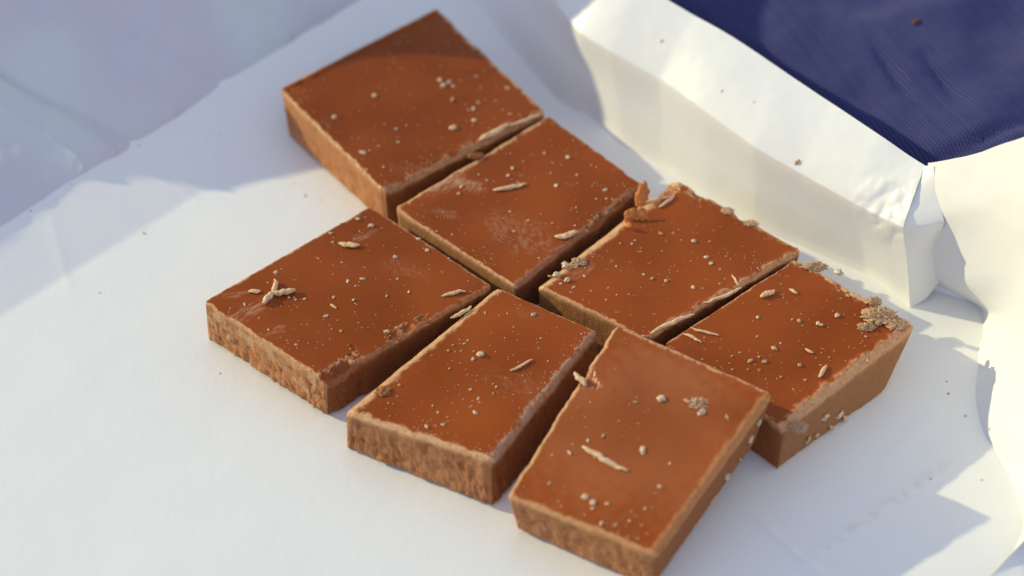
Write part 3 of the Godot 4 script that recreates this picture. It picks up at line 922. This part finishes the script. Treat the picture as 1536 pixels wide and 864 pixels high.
const SPOTS := {  # piece: where its crumbs gather (x, z, spread)
		"A": [ Vector3(-5.1, -35.5, 3.5), Vector3(-7.4, -31.0, 4.0), Vector3(-4.5, -25.1, 3.0), Vector3(2.1, -28.7, 1.5), Vector3(-19.0, -18.6, 3.0)],
		"B": [ Vector3(-2.5, -13.7, 3.0), Vector3(8.0, -17.9, 3.0), Vector3(-6.0, -3.0, 4.0), Vector3(11.9, -13.7, 4.0), Vector3(4.6, -7.0, 4.0)],
		"C": [ Vector3(-21.9, -3.7, 2.2), Vector3(-19.4, -4.3, 1.5), Vector3(-24.8, 4.6, 2.5), Vector3(-28.0, 8.3, 1.0), Vector3(-10.3, -0.5, 2.0), Vector3(-20.1, 12.0, 4.0)],
		"D": [ Vector3(-1.9, 12.0, 1.5), Vector3(-6.5, 17.9, 2.0), Vector3(-8.7, 29.7, 1.5), Vector3(-3.9, 27.0, 2.0)],
		"E": [ Vector3(7.1, 4.6, 2.0), Vector3(26.1, 3.4, 2.5), Vector3(15.8, 3.4, 3.0), Vector3(29.5, 4.6, 2.0), Vector3(11.3, 7.1, 2.5)],
		"F": [ Vector3(42.9, 8.3, 2.0), Vector3(44.3, 17.9, 2.5), Vector3(32.0, 15.6, 3.0), Vector3(35.7, 20.2, 3.0), Vector3(47.8, 9.6, 2.0), Vector3(27.5, 20.2, 3.0)],
		"G": [ Vector3(25.6, 31.9, 2.5), Vector3(9.0, 28.1, 2.0), Vector3(15.2, 33.2, 3.0), Vector3(13.2, 46.1, 2.0), Vector3(18.0, 40.9, 2.5), Vector3(7.2, 38.5, 2.0)],
}


func build_shavings() -> void:
	var i := 0
	for s in SHAVINGS:
		i += 1
		var at := on_top(s[0], s[1], s[2])
		put("chocolate_shaving", sliver(s[3], s[4] * 0.72, s[5] * 0.62, s[6], i), at, s[7], s[8], "shaving", pieces[s[0]].up)
	# the forked one: three prongs that meet
	var hub := on_top("C", -30.6, 8.7)
	var fork := thing("forked_shaving", "forked pale chocolate shaving on the top of the leftmost piece", "shaving", hub)
	for g in [[0.1, -1.1, 3.0, 0.75, 1.5], [1.3, -0.35, 3.2, 0.85, 0.25], [-0.5, 0.7, 2.4, 0.9, -2.1]]:
		var o := part("prong", sliver(g[2], g[3], 0.8, 0.25, int(g[4] * 10.0) + 40), m_crumb, fork)
		o.transform = Transform3D(Basis(Vector3.UP, g[4]), Vector3(g[0], 0.05, g[1]) * MM)
	i = 100
	for s in LUMPS:
		i += 1
		var at := on_top(s[0], s[1], s[2])
		var big: bool = s[3] * s[4] > 2.2
		var tint := Color(0.62, 0.38, 0.22) if big else Color(0.86, 0.64, 0.42)
		var label: String = s[6]
		if label.contains("orange"):
			tint = Color(0.68, 0.22, 0.055)
		elif label.contains("brown"):
			tint = Color(0.45, 0.17, 0.06)
		at.y += s[5] * 0.14 + (0.5 if label.contains("orange") else 0.0)
		var blade: bool = s[0] == "E" and label.contains("orange")
		var o := put("chocolate_flake" if big else "chocolate_crumb", lump(s[3] * (0.48 if big else 0.36), s[5] * 0.5 * (0.30 if blade else 0.85), s[4] * (0.44 if big else 0.33), 0.4 if blade else (0.8 if big else 0.6), i, (24 if blade else 44) if big else 16, tint, (1.0 if blade else 1.7) if big else 1.4), at, 0.0 if big else i * 1.3, label, "flake" if big else "crumb", pieces[s[0]].up)
		if blade:
			o.rotate_object_local(Vector3.RIGHT, 0.75)
			o.scale = Vector3.ONE * 1.15
			o.rotate_object_local(Vector3.UP, 0.5 - 0.35 * (i % 4))


const PIECE_WORDS := {"A": "back", "B": "second row", "C": "leftmost", "D": "narrow front", "E": "right centre", "F": "far right", "G": "tilted"}


func build_crumbs() -> void:
	for k in 8:
		crumb_meshes.append(lump(0.5, 0.34, 0.42 if k % 2 == 0 else 0.5, 0.8, 300 + k, 10, [Color(0.88, 0.69, 0.48), Color(0.76, 0.50, 0.28)][k % 2]))
	for key in SPOTS:
		var t: Array = pieces[key].top
		var word: String = PIECE_WORDS[key]
		var group := "small crumbs on the %s piece" % word
		var n := 44 if key in ["C", "F"] else 36
		for i in n:
			var x := 0.0
			var z := 0.0
			if rng.randf() < 0.6:
				var sp: Vector3 = SPOTS[key][rng.randi() % SPOTS[key].size()]
				x = sp.x + rng.randfn() * sp.z * 0.7
				z = sp.y + rng.randfn() * sp.z * 0.7
			else:
				var u := rng.randf_range(0.05, 0.95)
				var v := rng.randf_range(0.05, 0.95)
				var q: Vector3 = (t[0] as Vector3).lerp(t[1], u).lerp((t[3] as Vector3).lerp(t[2], u), v)
				x = q.x
				z = q.z
			var poly := PackedVector2Array()
			for q in t:
				poly.append(Vector2(q.x, q.z))
			if not Geometry2D.is_point_in_polygon(Vector2(x, z), poly):
				continue
			var size := 0.18 + 0.36 * pow(rng.randf(), 2.2)
			var at := on_top(key, x, z)
			at.y += size * 0.10
			var o := put("small_crumb", crumb_meshes[rng.randi() % 8], at, rng.randf() * TAU, "small pale crumb scattered on top of the %s chocolate piece" % word, "crumb", pieces[key].up, group)
			o.scale = Vector3(size * rng.randf_range(0.8, 1.7), size, size)
	# powder too fine to count
	var mm := MultiMesh.new()
	mm.transform_format = MultiMesh.TRANSFORM_3D
	mm.mesh = lump(0.5, 0.3, 0.5, 0.5, 400, 6)
	var all: Array[Transform3D] = []
	for key in SPOTS:
		var t: Array = pieces[key].top
		for i in 420:
			var u := rng.randf_range(0.03, 0.97)
			var v := rng.randf_range(0.03, 0.97)
			if rng.randf() < 0.3:
				if rng.randf() < 0.5:
					u = clampf(absf(rng.randfn()) * 0.05 + 0.02, 0.02, 0.98)
				else:
					v = 1.0 - clampf(absf(rng.randfn()) * 0.05 + 0.02, 0.02, 0.98)
			var q: Vector3 = (t[0] as Vector3).lerp(t[1], u).lerp((t[3] as Vector3).lerp(t[2], u), v)
			if n_mid.get_noise_2d(q.x * 0.5, q.z * 0.5 + 300.0) < rng.randf_range(-0.4, 0.3):
				continue
			var size := rng.randf_range(0.07, 0.2)
			all.append(Transform3D(Basis(Vector3.UP, rng.randf() * TAU).scaled(Vector3.ONE * size), on_top(key, q.x, q.z) * MM))
	mm.instance_count = all.size()
	for i in all.size():
		mm.set_instance_transform(i, all[i])
	var o := MultiMeshInstance3D.new()
	o.name = "chocolate_dust"
	o.multimesh = mm
	o.material_override = m_crumb
	add_child(o)
	tag(o, "fine pale chocolate dust sprinkled over the tops of all pieces", "dust")
	o.set_meta("kind", "stuff")


func build_litter() -> void:
	# specks on the paper
	var flat := [Vector3(-54.4, -26.7, 0), Vector3(-52.8, -26.5, 0), Vector3(-55.2, -25.5, 0), Vector3(-30.7, -21.2, 0), Vector3(-28.9, -18.6, 0), Vector3(-42.0, -30.3, 0), Vector3(-63.0, -17.7, 0), Vector3(-61.2, -18.2, 0), Vector3(-65.9, -12.8, 0), Vector3(-64.5, -15.2, 0), Vector3(-69.9, -14.6, 0), Vector3(55.4, 17.2, 0), Vector3(55.3, 19.3, 0), Vector3(56.9, 23.1, 0), Vector3(57.2, 33.7, 0), Vector3(51.0, 33.6, 0), Vector3(-26.8, -17.7, 0), Vector3(-50.5, -10.8, 0), Vector3(-54.8, 1.0, 0), Vector3(-37.4, 15.7, 0)]
	var i := 0
	for q in flat:
		i += 1
		var size := rng.randf_range(0.2, 0.38)
		var right: bool = q.x > 0.0
		var o := put("paper_crumb", crumb_meshes[i % 8], Vector3(q.x, paper_floor(q.x, q.y) + size * 0.1, q.y), rng.randf() * TAU, "tiny crumb lying on the shaded paper beside the end flap" if right else "tiny crumb lying on the white paper by the side flap", "crumb", Vector3.UP, "specks near the end flap" if right else "specks near the side flap")
		o.scale = Vector3.ONE * size
	for k in [[0.48, 0.45, "pale crumb near the left end of the back fold's bright strip"], [0.60, 0.35, "crumb on the bright strip of the back fold, upper of three"], [0.645, 0.45, "middle crumb of three on the bright strip of the back fold"], [0.74, 0.12, "lower crumb of three on the bright strip of the back fold"]]:
		var at := sheet_point(strip_rows, k[0], k[1], 0.55, 0.8)
		var o := put("paper_crumb", crumb_meshes[1], at + Vector3(-0.05, 0.15, 0.05), 0.4, k[2], "crumb", Vector3(-0.48, 0.7, 0.52).normalized())
		o.scale = Vector3(0.8, 0.5, 0.5)
	# crumbs stuck to the two smooth faces that look away from the sun
	for k in [["F", 0.25, 0.75], ["F", 0.33, 0.8], ["F", 0.47, 0.88], ["F", 0.52, 0.72], ["F", 0.6, 0.9], ["F", 0.36, 0.5], ["G", 0.86, 0.5], ["G", 0.8, 0.72], ["G", 0.66, 0.65], ["G", 0.55, 0.8], ["G", 0.9, 0.25], ["G", 0.42, 0.9]]:
		var f: Array = pieces[k[0]].top
		var g: Array = pieces[k[0]].bot
		var a: Vector3 = (f[3] as Vector3).lerp(f[2], k[1])
		var b: Vector3 = (g[3] as Vector3).lerp(g[2], k[1])
		var across := Vector3((f[2] - f[3]).z, 0, -(f[2] - f[3]).x).normalized()
		if across.z < 0.0:
			across = -across
		var far: bool = k[0] == "F"
		var o := put("side_crumb", crumb_meshes[int(k[1] * 100.0) % 8], a.lerp(b, k[2]) + across * 0.1, k[1] * 20.0, "small crumb stuck to the smooth right face of the far right piece" if far else "small crumb stuck to the smooth right face of the tilted piece", "crumb", across, "crumbs on the far right piece's smooth face" if far else "crumbs on the tilted piece's smooth face")
		o.scale = Vector3(1.0, 0.7, 0.6) * rng.randf_range(0.5, 1.3)
	var c := put("cloth_crumb", lump(0.5, 0.3, 0.4, 0.6, 700, 12, Color(0.22, 0.09, 0.04)), Vector3(57.2, cloth_y(57.2, -38.8) + 0.2, -38.8), 0.7, "small brown crumb lying on the dark blue cloth", "crumb")
	c.scale = Vector3(1.5, 0.7, 0.7)
